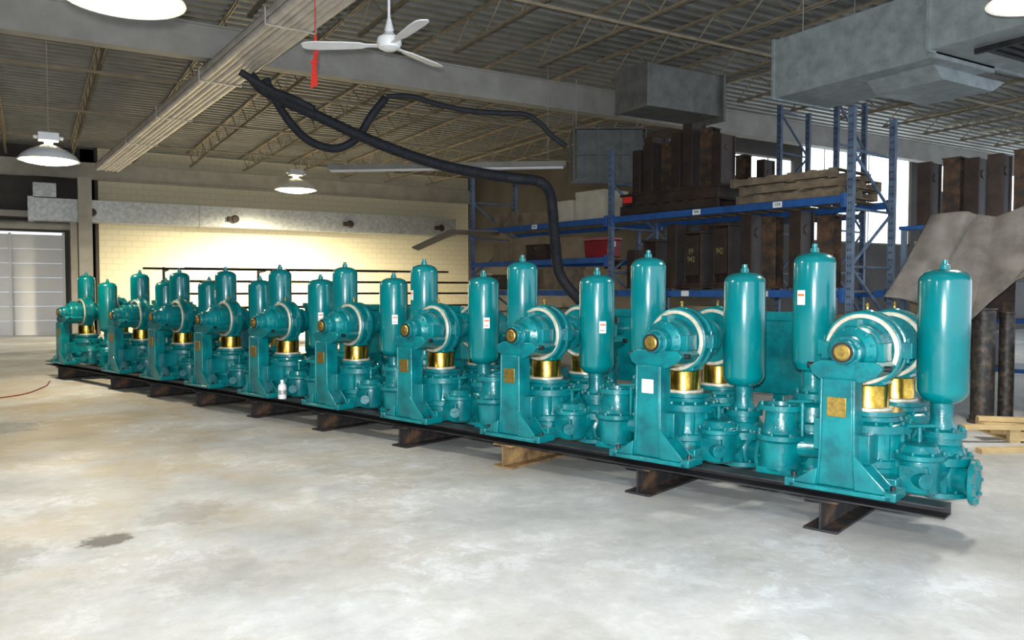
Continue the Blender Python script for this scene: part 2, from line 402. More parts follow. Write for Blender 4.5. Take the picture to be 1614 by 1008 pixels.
for i in range(12): mb.box(9.3-ox, 10.9-ox, 3.5-oy+i*.13, 3.57-oy+i*.13, .0, .04)
mb.box(9.25-ox, 9.3-ox, 3.45-oy, 5.1-oy, -.01, .05); mb.box(10.9-ox, 10.95-ox, 3.45-oy, 5.1-oy, -.01, .05)
mb.obj('vent_grille', BEAM, parent=r)
for (x, yy) in ((9.05, 7.3), (10.15, 7.3), (8.9, 3), (11.3, 3)): MB().cyl((x-ox, yy-oy, .8), (x-ox, yy-oy, 1.58), .008, n=6).obj('hanger_rod', GREYP, parent=r)
tag(r, 'large grey sheet-metal air duct hung under the roof', 'duct')
mb = MB(); duct_box(mb, 9.75, 11.7, 11.3, 12.2, 4.9, 5.68, 2.0, 'x'); mb.box(11.6, 11.66, 11.2, 12.3, 4.8, 5.7)
tag(mb.obj('air_duct', GALV3), 'short grey sheet-metal duct box beside the girder', 'duct')
r = root('unit_heater', W(2.0, 16.6, 3.72), -A)
MB().box(-.7, .65, -.42, .42, .03, 1.03).obj('heater_cabinet', GALV4, parent=r, bevel=.01)
mb = MB()
for z in (0, .51, 1.03): mb.box(-.77, .72, -.48, -.45, z, z+.03); mb.box(-.77, .72, .45, .48, z, z+.03)
for x in [-.77+.49*i for i in range(4)]: mb.box(x, x+.02, -.47, -.455, 0, 1.06)
for (x, yy) in ((-.77, -.48), (.69, -.48), (-.77, .45), (.69, .45)): mb.box(x, x+.03, yy, yy+.03, 0, 1.06)
mb.box(-.77, .72, -.45, .45, 0, .02); mb.box(-.77, .72, -.45, .45, 1.04, 1.06)
mb.obj('guard_cage', GALV4, parent=r)
for (x, yy) in ((-.7, -.4), (.65, -.4), (-.7, .4), (.65, .4)):
    MB().cyl((x, yy, 1.06), (x, yy, 2.04), .008, n=6).obj('hanger_rod', GREYP, parent=r)
tag(r, 'dark caged unit heater hanging above the racks', 'heater')
r = root('nozzle_air_duct', (0, 30.0, 3.75))
mb = MB(); duct_box(mb, 0.1, 15.2, -.3, .35, 0, .72, 2.4, 'x'); mb.box(-.05, .1, -.33, .38, -.03, .75)
mb.box(.1, .75, -.3, .3, .75, 1.2); mb.obj('duct_run', GALV, parent=r)
for x in (1.75, 6.3, 10.6, 14.5):
    mb = MB(); mb.lathe([(.001, -.5), (.1, -.5), (.14, -.45), (.1, -.35), (.06, -.3)], c=(x, 0, .3), axis='y', n=18); mb.box(x-.25, x-.1, -.48, -.3, .22, .38)
    mb.obj('air_nozzle', BROWN, parent=r)
tag(r, 'long galvanised duct with air nozzles on the cream wall', 'duct')
r = root('fluorescent_fixture', W(-1.3, 15.6, 3.88), -A-.1)
MB().prism([(-.12, 0), (.12, 0), (.06, .1), (-.06, .1)], 'x', -2.35, 2.35).obj('fixture_housing', GREYP, parent=r)
for yy in (-.05, .05): MB().cyl((-2.3, yy, -.02), (2.3, yy, -.02), .02, n=10).obj('tube', WHITE, parent=r)
for xx in (-2, 2): MB().cyl((xx, 0, .1), (xx, 0, 1.87), .006, n=6).obj('hanging_wire', GREYP, parent=r)
tag(r, 'unlit twin-tube fluorescent fixture hanging from the roof', 'light fixture')

def U(l, d): return [W(u, d+dd, z) for (u, z, dd) in l]
o = ribbed_hose('flexible_hose', U([(-4.15, 4.9, -.2), (-3.92, 4.66, -.1), (-3.19, 4.33, 0), (-2.15, 3.86, 0), (-1.11, 3.51, 0), (-.07, 3.32, .0), (.4, 3.27, .05), (.6, 3.12, .1), (.66, 2.8, .1), (.70, 2.3, .1), (.78, 1.75, .0), (1.12, 1.31, 0)], 12.9), .09, HOSE)
tag(o, 'thick dark exhaust hose sagging from the roof to the rack', 'hose', 'flexible hoses')
o = ribbed_hose('flexible_hose', U([(-4.0, 4.92, .1), (-3.86, 4.6, .15), (-3.6, 4.2, .2), (-3.3, 3.93, .2), (-2.9, 3.82, .2), (-2.55, 3.98, .2), (-2.3, 4.35, .2), (-2.05, 4.62, .1)], 12.9), .07, HOSE)
tag(o, 'dark flexible hose drooping in a loop below the girder', 'hose', 'flexible hoses')
o = ribbed_hose('flexible_hose', U([(-4.2, 4.87, -.5), (-4.0, 4.75, -.45), (-3.72, 4.6, -.4), (-3.4, 4.48, -.4), (-3.1, 4.33, -.35)], 12.9), .06, HOSE)
tag(o, 'short dark hose bunched against the other hoses', 'hose', 'flexible hoses')
o = ribbed_hose('flexible_hose', U([(-2.03, 4.63, 0), (-1.6, 4.62, 0), (-1.2, 4.5, 0), (-.7, 4.4, 0), (-.2, 4.36, 0), (.2, 4.34, 0), (.45, 4.2, 0), (.62, 4.02, 0), (.88, 3.82, 0)], 12.95), .045, HOSE)
tag(o, 'thin dark hose running along the girder to the heater', 'hose', 'flexible hoses')
o = curve('red_cable', [W(-8.2, 10.2, .008), W(-7.1, 11, .008), W(-7.2, 12.1, .008), W(-7.6, 13.0, .008)], .008, REDC)
tag(o, 'thin red cable lying across the concrete floor', 'cable')

# ------------------------------------------------------------------ pump skid
RX = W(.748, -.663); PHI = math.atan2(RX.y, RX.x)
def RW(x, y, z=0): return W(2.47+.748*x+.663*y, 4.47-.663*x+.748*y, z)
xs = [-.5-1.335*k for k in range(9)]+[-.5-1.335*9.62]
ZB = .27
mb = MB(); L = 2.3; w = .105; t = .016
mb.box(-w, w, 0, L, 0, t); mb.box(-w, w, 0, L, .2-t, .2); mb.box(-.006, .006, 0, L, t, .2-t)
hb = mb.obj('steel_cross_beam', BEAMR, bevel=.002)
for k, x in enumerate(xs):
    o = hb if k == 0 else hb.copy()
    if k: COL.objects.link(o)
    o.location = RW(x-.19, -.06); o.rotation_euler = (0, 0, PHI)
    lab = 'dark rust-flecked steel H-beam lying on the floor under the pumps'
    if k == 2:
        o.data = hb.data.copy(); o.data.materials[0] = RUST2; lab = 'tan rusted steel H-beam lying on the floor under the pumps'
    tag(o, lab, 'steel beam', 'cross beams under the pumps')
for (y0, y1, xe) in ((-.03, .12, 0), (.58, .7, -.35), (1.3, 1.42, -.5)):
    o = MB().box(-14.2-xe, 0, 0, y1-y0, .2, .21).box(-14.2-xe, 0, 0, y1-y0, ZB-.012, ZB).box(-14.2-xe, 0, y1-y0-.02, y1-y0-.005, .21, ZB-.012).obj('steel_long_rail', BEAM, loc=RW(xe, y0), rz=PHI)
    tag(o, 'long dark steel channel rail carrying the pump feet', 'steel rail', 'long rails under the pumps')

# ------------------------------------------------------------------ pump builder
BX = -.015
def bowl_profile():
    return [(.001, .742), (.10, .742), (.19, .742), (.19, .715), (.17, .705), (.18, .68), (.232, .67), (.244, .662), (.244, .615), (.218, .61), (.212, .59), (.215, .5),
            (.222, .455), (.24, .445), (.24, .405), (.218, .395), (.215, .35), (.22, .31), (.235, .3), (.235, .275), (.001, .275)]
def tank(px, py, z0, z1, r):
    p = [(.001, z0-.02), (.06, z0-.02), (.07, z0), (.11, z0+.015), (r-.015, z0+.045), (r, z0+.075)]
    H = z1-.06
    p += [(r, H-.075), (r-.008, H-.045), (r-.03, H-.02), (r-.07, H-.004), (.05, H), (.03, H+.003), (.028, H+.03), (.018, H+.035), (.018, H+.06), (.001, H+.06)]
    return MB().lathe(p, c=(px, py, 0), n=40)
def head(r, sgn, shaft=True):
    cx, cz = -.06, 1.125; s = sgn
    mb = MB()
    mb.lathe([(.001, s*.435), (.068, s*.435), (.074, s*.425), (.074, s*.39), (.094, s*.385), (.1, s*.37), (.102, s*.32), (.12, s*.3), (.148, s*.28), (.155, s*.26), (.155, s*.2), (.165, s*.19), (.165, s*.08), (.001, s*.08)], c=(cx, 0, cz), axis='y', n=40)
    for a in range(8):
        an = a*math.pi/4+.3; mb.cyl((cx+.084*math.cos(an), s*.38, cz+.084*math.sin(an)), (cx+.084*math.cos(an), s*.398, cz+.084*math.sin(an)), .01, n=6)
    for a in range(12):
        an = a*math.pi/6+.3; mb.cyl((cx+.136*math.cos(an), s*.28, cz+.136*math.sin(an)), (cx+.136*math.cos(an), s*.305, cz+.136*math.sin(an)), .01, n=6)
    mb.box(cx-.03, cx+.03, min(s*.25, s*.16), max(s*.25, s*.16), cz+.13, cz+.19)
    mb.box(cx-.19, cx-.14, min(s*.26, s*.12), max(s*.26, s*.12), cz-.06, cz+.05); mb.box(cx+.14, cx+.19, min(s*.26, s*.12), max(s*.26, s*.12), cz-.06, cz+.05)
    mb.obj('bearing_housing', TEAL, parent=r, bevel=.003)
    if shaft:
        MB().lathe([(.001, s*.457), (.018, s*.457), (.02, s*.453), (.042, s*.453), (.05, s*.447), (.05, s*.43)], c=(cx, 0, cz), axis='y', n=28).obj('shaft_end', BRASSD, parent=r)
        MB().lathe([(.052, s*.43), (.052, s*.443), (.064, s*.443), (.064, s*.43)], c=(cx, 0, cz), axis='y', n=28).obj('seal_collar', BLACK, parent=r)
    mb = MB()
    mb.lathe([(.001, -.085), (.18, -.085), (.235, -.085), (.243, -.075), (.243, -.03), (.225, -.025), (.225, .02), (.243, .025), (.243, .06), (.2, .075), (.15, .09), (.001, .09)], c=(cx, 0, cz), axis='y', n=48)
    mb.prism([(cx-.13, cz-.18), (cx+.13, cz-.18), (.08, .905), (.06, .9), (-.14, .9), (-.16, .905)], 'y', -.08, .07)
    mb.box(cx-.29, cx-.22, -.06, .01, cz-.05, cz+.05); mb.box(cx+.22, cx+.29, -.06, .01, cz-.05, cz+.05)
    for sx in (-1, 1): mb.cyl((cx+sx*.255, -.025, cz-.08), (cx+sx*.255, -.025, cz+.08), .015, n=6)
    mb.lathe([(.05, .18), (.045, .24), (.03, .25), (.001, .255)], c=(cx+.01, -.02, cz), n=16)
    mb.obj('eccentric_strap', TEAL, parent=r, bevel=.004)
    MB().lathe([(.198, -.085), (.2, -.1), (.222, -.1), (.226, -.095), (.226, -.08), (.198, -.08)], c=(cx, 0, cz), axis='y', n=52, closed=True).obj('seal_ring', STEELM, parent=r)
    MB().cyl((cx+.01, -.02, cz+.25), (cx+.01, -.02, cz+.27), .009, n=10).lathe([(.001, .0), (.01, .0), (.013, .01), (.008, .025), (.001, .028)], c=(cx+.01, -.02, cz+.268), n=12).obj('oil_cup', BRASSD, parent=r)
    MB().lathe([(.001, .9), (.122, .9), (.126, .895), (.126, .75), (.13, .742), (.001, .742)], c=(-.045, 0, 0), n=36).obj('plunger_sleeve', BRASS, parent=r)
    MB().lathe([(.1, .742), (.148, .742), (.148, .757), (.128, .76)], c=(-.045, 0, 0), n=36).obj('packing_rim', STEELM, parent=r)
def frame(r, sgn):
    mb = MB(); s = sgn
    def Y(a, b): return (min(s*a, s*b), max(s*a, s*b))
    y0, y1 = Y(.43, .29); ZF = ZB
    b0, b1 = Y(.47, .27)
    mb.box(-.37, .24, b0, b1, ZF, ZF+.03); mb.box(-.395, -.33, b0, b1, ZF, ZF+.055); mb.box(.2, .265, b0, b1, ZF, ZF+.055)
    c0, c1 = Y(.425, .412)
    mb.prism([(-.2, ZF+.03), (.02, ZF+.03), (.005, .5), (-.0, .96), (-.18, .96), (-.185, .5)], 'y', c0, c1)
    mb.prism([(-.215, ZF+.03), (-.198, ZF+.03), (-.183, .5), (-.178, .96), (-.195, .96), (-.2, .5)], 'y', y0, y1)
    mb.prism([(.017, ZF+.03), (.034, ZF+.03), (.019, .5), (.014, .96), (-.003, .96), (.002, .5)], 'y', y0, y1)
    for (q0, q1) in (Y(.455, .44), Y(.31, .295)):
        mb.prism([(-.36, ZF+.03), (-.205, ZF+.03), (-.195, ZF+.14)], 'y', q0, q1)
        mb.prism([(.025, ZF+.03), (.22, ZF+.03), (.21, ZF+.05), (.012, ZF+.25)], 'y', q0, q1)
    mb.prism([(-.2, .94), (.03, .94), (.12, .98), (.16, 1.03), (.12, 1.07), (-.21, 1.07), (-.28, 1.03), (-.26, .98)], 'y', *Y(.39, .12))
    mb.box(-.26, -.18, *Y(.35, .02), .5, .7); mb.box(.0, .08, *Y(.35, .1), .44, .62)
    mb.box(-.25, .22, *Y(.3, .05), ZF, ZF+.1)
    mb.box(-.2, .2, -.06, .2, ZF, ZF+.025)
    mb.obj('pump_frame', TEAL, parent=r, bevel=.006)
    yy = s*.33
    for x0, x1 in ((-.31, -.27), (.15, .19)):
        MB().cyl((x0, yy, 1.03), (x1, yy, 1.03), .018, n=12).obj('clamp_bolt', BLACK, parent=r)
    for x in (-.36, .23):
        MB().cyl((x, s*.4, ZF+.055), (x, s*.4, ZF+.08), .015, n=6).obj('foot_bolt', BLACK, parent=r)
def valve(mb, x, y, zb, zt, r=.105):
    H = zt-zb
    mb.lathe([(.001, zb), (r*.7, zb), (r*.95, zb+.02), (r*1.3, zb+.03), (r*1.3, zb+.06), (r, zb+.07), (r*1.14, zb+H*.3), (r*1.18, zb+H*.45), (r*1.05, zb+H*.6), (r*1.35, zb+H*.62), (r*1.35, zb+H*.62+.05), (r*1.05, zb+H*.62+.06), (r*.95, zt-.04), (r*.7, zt-.01), (r*.4, zt), (.001, zt)], c=(x, y, 0), n=30)
    mb.bolts((x, y, zb+H*.62+.05), 'z', r*1.2, 8, .014, .028)
    mb.bolts((x, y, zb+.06), 'z', r*1.16, 8, .012, .02)
def xflange(mb, x, y, z, R, t=.03):
    mb.lathe([(.0001, .0), (R-.005, .0), (R, .005), (R, t), (R*.62, t+.004), (R*.55, t+.005), (R*.5, t-.02), (.0001, t-.02)], c=(x, y, z), axis='x', n=30)
    mb.bolts((x+t, y, z), 'x', R*.82, 8, .011, .013)

def build_front(loc):
    r = root('slurry_pump', loc, PHI)
    frame(r, -1); head(r, -1)
    mb = MB().lathe(bowl_profile(), c=(BX, 0, 0), n=44); mb.bolts((BX, 0, .662), 'z', .222, 16, .014, .026); mb.bolts((BX, 0, .445), 'z', .228, 12, .011, .018)
    for i in range(12):
        a = i*math.pi/6+.2; mb.box(BX+.215*math.cos(a)-.012, BX+.215*math.cos(a)+.012, .215*math.sin(a)-.012, .215*math.sin(a)+.012, .44, .625)
    mb.lathe([(.13, .08), (.13, .24), (.16, .24), (.16, .27), (.1, .275)], c=(0, .02, .44), axis='x', n=24)
    mb.lathe([(.12, -.08), (.12, -.24), (.15, -.24), (.15, -.27), (.001, -.275)], c=(0, .02, .43), axis='x', n=24)
    mb.obj('pump_bowl', TEAL, parent=r)
    tank(.34, .21, .79, 1.69, .15).obj('air_chamber', TEALS, parent=r)
    mb = MB(); mb.lathe([(.07, .79), (.066, .68), (.085, .63), (.14, .62), (.14, .58), (.115, .575), (.12, .45)], c=(.34, .21, 0), n=28)
    mb.bolts((.34, .21, .62), 'z', .12, 8, .014, .026)
    valve(mb, .34, .2, .19, .56, .135)
    mb.cyl((.1, .05, .42), (.3, .18, .42), .11, n=20)
    mb.cyl((.38, .18, .33), (.54, .12, .33), .085, n=18)
    xflange(mb, .53, .12, .33, .14)
    for i in range(4):
        a = .4+i*math.pi/2; mb.box(.34+.145*math.cos(a)-.015, .34+.145*math.cos(a)+.015, .2+.145*math.sin(a)-.015, .2+.145*math.sin(a)+.015, .25, .42)
    mb.obj('discharge_valve', TEAL, parent=r)
    mb = MB(); mb.cyl((.05, -.03, .4), (.27, -.06, .4), .11, n=16)
    mb.lathe([(.001, .26), (.09, .26), (.115, .28), (.12, .34), (.13, .42), (.125, .47), (.155, .475), (.155, .505), (.12, .515), (.1, .56), (.05, .575), (.001, .575)], c=(.28, -.06, 0), n=30)
    mb.bolts((.28, -.06, .505), 'z', .14, 8, .013, .024)
    mb.cyl((.28, -.04, .4), (.34, .2, .4), .11, n=18)
    mb.box(.2, .36, -.19, -.08, .28, .44)
    mb.cyl((.3, -.15, .36), (.36, -.2, .36), .05, n=14)
    mb.obj('suction_valve', TEAL, parent=r, bevel=.004)
    MB().cyl((.28, -.06, .56), (.28, -.06, .66), .014, n=10).cyl((.21, -.06, .66), (.37, -.06, .68), .013, n=10).cyl((.21, -.06, .665), (.21, -.06, .61), .012, n=8).obj('valve_handle', TEAL, parent=r)
    o = MB().box(-.15, -.035, -.432, -.425, .73, .85).obj('nameplate', BRASSD, parent=r, bevel=.002); o['skipkey'] = 'plate'
    MB().cyl((-.06, .06, 1.125), (-.06, .46, 1.125), .10, n=24).cyl((-.06, .16, 1.125), (-.06, .2, 1.125), .15, n=24).cyl((-.06, .33, 1.125), (-.06, .37, 1.125), .15, n=24).obj('drive_coupling', TEAL, parent=r)
    mb = MB(); a = -.62; mb.lathe([(.1515, 1.14), (.1515, 1.24)], c=(.34, .21, 0), n=8, a0=a-.2, a1=a+.2); mb.mi = 1
    mb.lathe([(.1522, 1.205), (.1522, 1.218)], c=(.34, .21, 0), n=8, a0=a-.16, a1=a+.16); mb.lathe([(.1522, 1.16), (.1522, 1.168)], c=(.34, .21, 0), n=8, a0=a-.16, a1=a+.1)
    o = mb.obj('paper_sticker', [WHITE, ORANGE], parent=r); o['skipkey'] = 'stick_front'
    return r
def build_rear(loc):
    r = root('rear_half', loc, PHI)
    frame(r, 1); head(r, 1)
    mb = MB().lathe(bowl_profile(), c=(BX, 0, 0), n=32); mb.bolts((BX, 0, .662), 'z', .222, 14, .014, .026)
    mb.obj('pump_bowl', TEAL, parent=r)
    tx, ty = -.464, -.40
    tank(tx, ty, .94, 1.82, .14).obj('air_chamber', TEALS, parent=r)
    mb = MB(); mb.lathe([(.066, .94), (.064, .84), (.08, .8), (.13, .79), (.13, .75), (.1, .745), (.1, .66)], c=(tx, ty, 0), n=28)
    mb.bolts((tx, ty, .79), 'z', .11, 8, .013, .024)
    valve(mb, tx, ty, .22, .74, .145)
    mb.cyl((-.1, -.1, .42), (tx, ty, .42), .11, n=18)
    mb.cyl((tx+.02, ty, .5), (-.16, -.42, .5), .09, n=18)
    mb.obj('discharge_valve', TEAL, parent=r)
    vx, vy = -.57, -.68
    mb = MB(); mb.lathe([(.001, .28), (.11, .28), (.13, .3), (.135, .4), (.145, .48), (.17, .5), (.17, .53), (.13, .54), (.11, .58), (.1, .69), (.152, .695), (.152, .73), (.11, .732), (.1, .68), (.001, .66)], c=(vx, vy, 0), n=30)
    mb.bolts((vx, vy, .53), 'z', .152, 8, .012, .02)
    mb.cyl((vx, vy, .42), (tx, ty, .42), .11, n=18); mb.bolts((vx, vy, .73), 'z', .133, 8, .011, .016)
    mb.box(vx-.12, vx+.12, vy-.12, vy+.12, ZB, .31)
    mb.cyl((vx+.05, vy, .46), (vx+.3, vy+.1, .46), .08, n=16)
    mb.obj('suction_valve', TEAL, parent=r)
    MB().cyl((vx+.17, vy-.06, .54), (vx+.17, vy-.06, .76), .013, n=10).cyl((vx+.07, vy-.06, .76), (vx+.24, vy-.06, .775), .012, n=10).obj('valve_handle', TEAL, parent=r)
    mb = MB().box(-.1, .4, .6, .78, .62, 1.3).box(-.12, .42, .58, .6, 1.24, 1.32).box(.15, .25, .6, .72, ZB, .62).box(.0, .4, .55, .8, ZB, ZB+.03)
    mb.cyl((-.06, .42, 1.125), (-.06, .62, 1.125), .06, n=16)
    o = mb.obj('belt_guard', TEAL, parent=r, bevel=.02); o['skipkey'] = 'guard'
    mb = MB(); mx, my, mz = -.55, .22, .5
    mb.cyl((mx-.26, my, mz), (mx+.2, my, mz), .15, n=28); mb.cyl((mx-.3, my, mz), (mx-.26, my, mz), .16, n=28); mb.cyl((mx+.2, my, mz), (mx+.26, my, mz), .12, n=24)
    for i in range(14): a = i*math.pi/7; mb.cyl((mx-.24, my+.155*math.cos(a), mz+.155*math.sin(a)), (mx+.18, my+.155*math.cos(a), mz+.155*math.sin(a)), .01, n=5)
    mb.box(mx-.14, mx+.06, my-.1, my+.1, mz+.14, mz+.24); mb.box(mx-.2, mx+.16, my-.16, my+.16, ZB, ZB+.03); mb.box(mx-.18, mx-.12, my-.13, my+.13, ZB, mz-.08); mb.box(mx+.08, mx+.14, my-.13, my+.13, ZB, mz-.08)
    mb.obj('drive_motor', TEAL, parent=r)
    mb = MB(); a = -1.85; mb.lathe([(.1415, 1.4), (.1415, 1.5)], c=(tx, ty, 0), n=8, a0=a-.22, a1=a+.22); mb.mi = 1
    mb.lathe([(.1422, 1.46), (.1422, 1.475)], c=(tx, ty, 0), n=8, a0=a-.18, a1=a+.18)
    o = mb.obj('paper_sticker', [WHITE, ORANGE], parent=r); o['skipkey'] = 'stick_rear'
    return r
P0 = build_front(RW(xs[3], .35)); b1 = build_rear(RW(xs[3], .92))
for ch in list(b1.children):
    ch.parent = P0; ch.location = (0, .57, 0)
bpy.data.objects.remove(b1)
for k, x in enumerate(xs):
    sk = []
    if k not in (2, 3, 4, 5): sk.append('stick_front')
    if k not in (0, 3, 6): sk.append('stick_rear')
    if k == 1: sk.append('plate')
    if k == 0: sk.append('guard')
    f = P0 if k == 3 else clone(P0, RW(x, .35), skip=sk)
    if k == 1: MB().box(-.14, -.045, -.432, -.425, .76, .86).obj('paper_tag', WHITE, parent=f, bevel=.002)
    tag(f, 'teal twin slurry pump with brass plungers and two tall air chambers', 'pump', 'teal slurry pumps')

rr = root('white_bottle', RW(-6.79, .0, ZB))
MB().lathe([(.001, 0), (.045, 0), (.048, .01), (.048, .13), (.04, .16), (.018, .175), (.018, .19), (.001, .19)], n=24).obj('bottle_body', WHITE, parent=rr); MB().cyl((0, 0, .19), (0, 0, .215), .02, n=16).obj('bottle_cap', WHITE, parent=rr)
MB().lathe([(.0488, .05), (.0488, .1)], n=24).obj('bottle_label', GALV, parent=rr)
tag(rr, 'small white plastic bottle standing on the steel rail', 'bottle')

# ------------------------------------------------------------------ pallet racks
KX = W(.644, -.765); PH2 = math.atan2(KX.y, KX.x)
def KW(t, y, z=0): return W(4.34-.644*t+.765*y, 10.2+.765*t+.644*y, z)
def rack(t0, y0, bays, depth, H, levels, label, name='pallet_rack', posts_mat=BLUEG, beam_mat=BLUE):
    r = root(name, KW(t0, y0), PH2); x = 0; px = [0]
    for b in bays: x -= b; px.append(x)
    for x in px:
        mb = MB()
        for yy in (0, depth):
            mb.mi = 0; mb.box(x-.042, x+.042, yy-.035, yy+.035, 0, H); mb.box(x-.08, x+.08, yy-.07, yy+.07, 0, .01)
            mb.mi = 1; z = .3
            while z < H-.05:
                mb.box(x-.022, x-.010, yy-.0365, yy-.034, z, z+.03); mb.box(x+.010, x+.022, yy-.0365, yy-.034, z, z+.03); z += .1
        mb.mi = 0; z = .3; fl = 0
        while z+.75 < H:
            a, b = ((0, depth) if fl == 0 else (depth, 0)); mb.cyl((x, a, z), (x, b, z+.75), .022, n=8); mb.cyl((x, 0, z), (x, depth, z), .018, n=8); z += .75; fl ^= 1
        mb.cyl((x, 0, z), (x, depth, z), .018, n=8)
        mb.obj('upright_frame', [posts_mat, INK], parent=r)
    for i in range(len(bays)):
        for zl in levels[i]:
            for yy in (-.055, depth+.055):
                MB().box(px[i+1]+.05, px[i]-.05, yy-.02, yy+.02, zl-.1, zl).box(px[i+1]+.045, px[i+1]+.1, yy-.025, yy+.025, zl-.16, zl+.03).box(px[i]-.1, px[i]-.045, yy-.025, yy+.025, zl-.16, zl+.03).obj('load_beam', beam_mat, parent=r, bevel=.004)
            mb = MB(); n = int(bays[i]/.28)
            for j in range(n): xx = px[i+1]+.1+j*(bays[i]-.2)/n; mb.box(xx, xx+.14, -.03, depth+.03, zl-.03, zl-.005)
            mb.obj('deck_board', WOODG, parent=r)
    return tag(r, label, 'pallet rack')
R1 = rack(0, 0, [4.15, 3.85], 1.15, 3.83, [[.55, 1.5, 2.72], [.55, 1.5, 2.06, 2.72]], 'tall blue pallet rack loaded with steel castings and boxes')
for (t, s) in ((1.0, '154'), (2.35, '394'), (6.0, '204')):
    MB().box(-.07, .07, -.004, .0, -.04, .04).obj('rack_tag', WHITE, parent=R1, loc=(-t, -.078, 2.67)); text('tag_number', s, .06, INK, R1, (-t, -.084, 2.67))
    MB().box(-.07, .07, -.004, .0, -.04, .04).obj('rack_tag', WHITE, parent=R1, loc=(-t-.2, -.078, 1.45))
R2 = rack(2.0, 3.4, [1.1, 3.4], 1.0, 4.9, [[1.5, 2.9], [1.5, 2.9]], 'taller blue-grey pallet rack standing behind the loaded rack', beam_mat=BLUEG)

def casting():
    mb = MB(); w = .2
    mb.box(-.24, .24, -.22, .22, 0, .04); mb.box(-.23, .23, -.21, .21, .04, .08)
    mb.box(-w, -w+.03, -.18, .18, .08, .84); mb.box(w-.03, w, -.18, .18, .08, .84); mb.box(-w+.03, w-.03, -.05, .12, .08, .84)
    mb.box(-.17, .17, -.16, -.05, .2, .26); mb.box(-.17, .17, -.16, -.05, .62, .68)
    mb.box(-.22, .22, -.2, .2, .84, .88)
    mb.bolts((0, 0, .88), 'z', .14, 8, .015, .02)
    return mb
def slab():
    mb = MB(); mb.box(-.1, .1, -.2, .2, 0, .03); mb.box(-.07, .07, -.15, .15, .03, .92); mb.box(-.09, .09, -.18, -.15, .03, .92); mb.box(-.09, .09, .15, .18, .03, .92)
    mb.cyl((-.08, 0, .7), (.08, 0, .7), .06, n=16)
    return mb
def hbeamcol():
    mb = MB(); mb.box(-.13, .13, -.13, .13, 0, .02); mb.box(-.11, .11, -.11, -.095, .02, .95); mb.box(-.11, .11, .095, .11, .02, .95); mb.box(-.008, .008, -.095, .095, .02, .95); mb.box(-.12, .12, -.12, .12, .95, .97)
    return mb
T = [casting().obj('steel_housing', BROWN, bevel=.006), slab().obj('ribbed_steel_bracket', BROWN, bevel=.004), hbeamcol().obj('rusty_steel_stand', RUST, bevel=.003)]
used = [0, 0, 0]
LB = ('dark brown flanged steel housing standing on a rack shelf', 'narrow dark brown ribbed steel bracket standing on a rack', 'short rusty H-section steel stand on a rack shelf')
def put(kind, loc, rz, sc=(1, 1, 1)):
    o = T[kind] if used[kind] == 0 else T[kind].copy()
    if used[kind]: COL.objects.link(o)
    used[kind] += 1
    o.location = loc; o.rotation_euler = (0, 0, rz); o.scale = sc
    return tag(o, LB[kind], 'steel part', ('steel housings on the racks', 'ribbed steel brackets on the racks', 'rusty steel stands on the racks')[kind])
cobjs = []
for (kd, t, y, z, sx, sz) in ((0, 2.05, .3, 1.53, .7, 1.1), (0, 2.57, .3, 1.53, .8, 1.0), (1, 2.98, .3, 1.53, 1.0, 1.1), (1, 1.62, .3, 1.53, 1, 1.15), (2, 1.3, .3, 1.53, 1, 1.05), (1, .85, .3, 1.53, 1, 1.15), (2, .45, .3, 1.53, 1.1, 1.0), (0, 3.5, .4, 1.53, .7, .9),
                  (1, 2.3, .9, 1.53, 1, 1.1), (2, 1.75, .9, 1.53, 1.1, 1.1), (2, 2.8, .9, 1.53, 1, 1.05), (1, 3.9, .4, 1.53, 1, .7),
                  (1, 2.25, .45, 3.08, 1, .85), (2, 2.5, .45, 3.08, 1, .95), (1, 2.76, .4, 3.08, 1.0, 1.1), (1, 3.02, .45, 3.08, 1, 1.0), (2, 3.3, .5, 3.08, 1.0, .85), (1, 3.55, .4, 3.08, 1, 1.0), (1, 3.8, .4, 3.08, .9, .8), (2, 4.9, .85, 1.53, 1, .5),
                  (0, 3.9, 3.9, 1.52, .7, 1.3), (1, 4.4, 3.9, 1.52, 1, 1.3), (1, 4.9, 3.9, 1.52, 1, 1.2), (0, 5.5, 3.9, 1.52, .7, 1.3), (1, 3.7, 3.9, 2.92, 1, 1.2), (2, 4.2, 3.9, 2.92, 1, 1.3), (1, 4.7, 3.9, 2.92, .9, 1.1), (1, 5.2, 3.9, 2.92, 1, 1.2), (2, 5.8, 3.9, 2.92, 1, 1.0)):
    cobjs.append(put(kd, KW(t, y, z), PH2+rnd.uniform(-.03, .03), (sx, 1, sz)))
for i, s in ((0, '942'), (1, 'PF\n942')):
    text('chalk_writing', s, .12, CHALK, cobjs[i], (0, -.21, .5))
    cobjs[i]['label'] = 'dark brown steel housing with yellow chalk writing on its side'
    MB().box(-.17, .17, -.205, -.19, .2, .8).obj('front_cover', BROWN, parent=cobjs[i])
def pallet(loc, rz, w=1.2, d=1.0, mat=WOOD, label='pale wooden pallet', boards=6, h=.13):
    mb = MB()
    for i in range(boards): x = -w/2+i*(w-.1)/(boards-1); mb.box(x, x+.1, -d/2, d/2, h-.02, h)
    for yy in (-d/2, -.04, d/2-.08): mb.box(-w/2, w/2, yy, yy+.08, .02, h-.02)
    for i in (0, boards//2, boards-1): x = -w/2+i*(w-.1)/(boards-1); mb.box(x, x+.1, -d/2, d/2, 0, .02)
    return tag(mb.obj('wooden_pallet', mat, loc=loc, rz=rz, bevel=.003), label, 'pallet', 'wooden pallets')
pallet(KW(3.0, .55, 2.72), PH2, 1.9, 1.1, BROWN, 'dark skid under the steel housings', 8, .16)
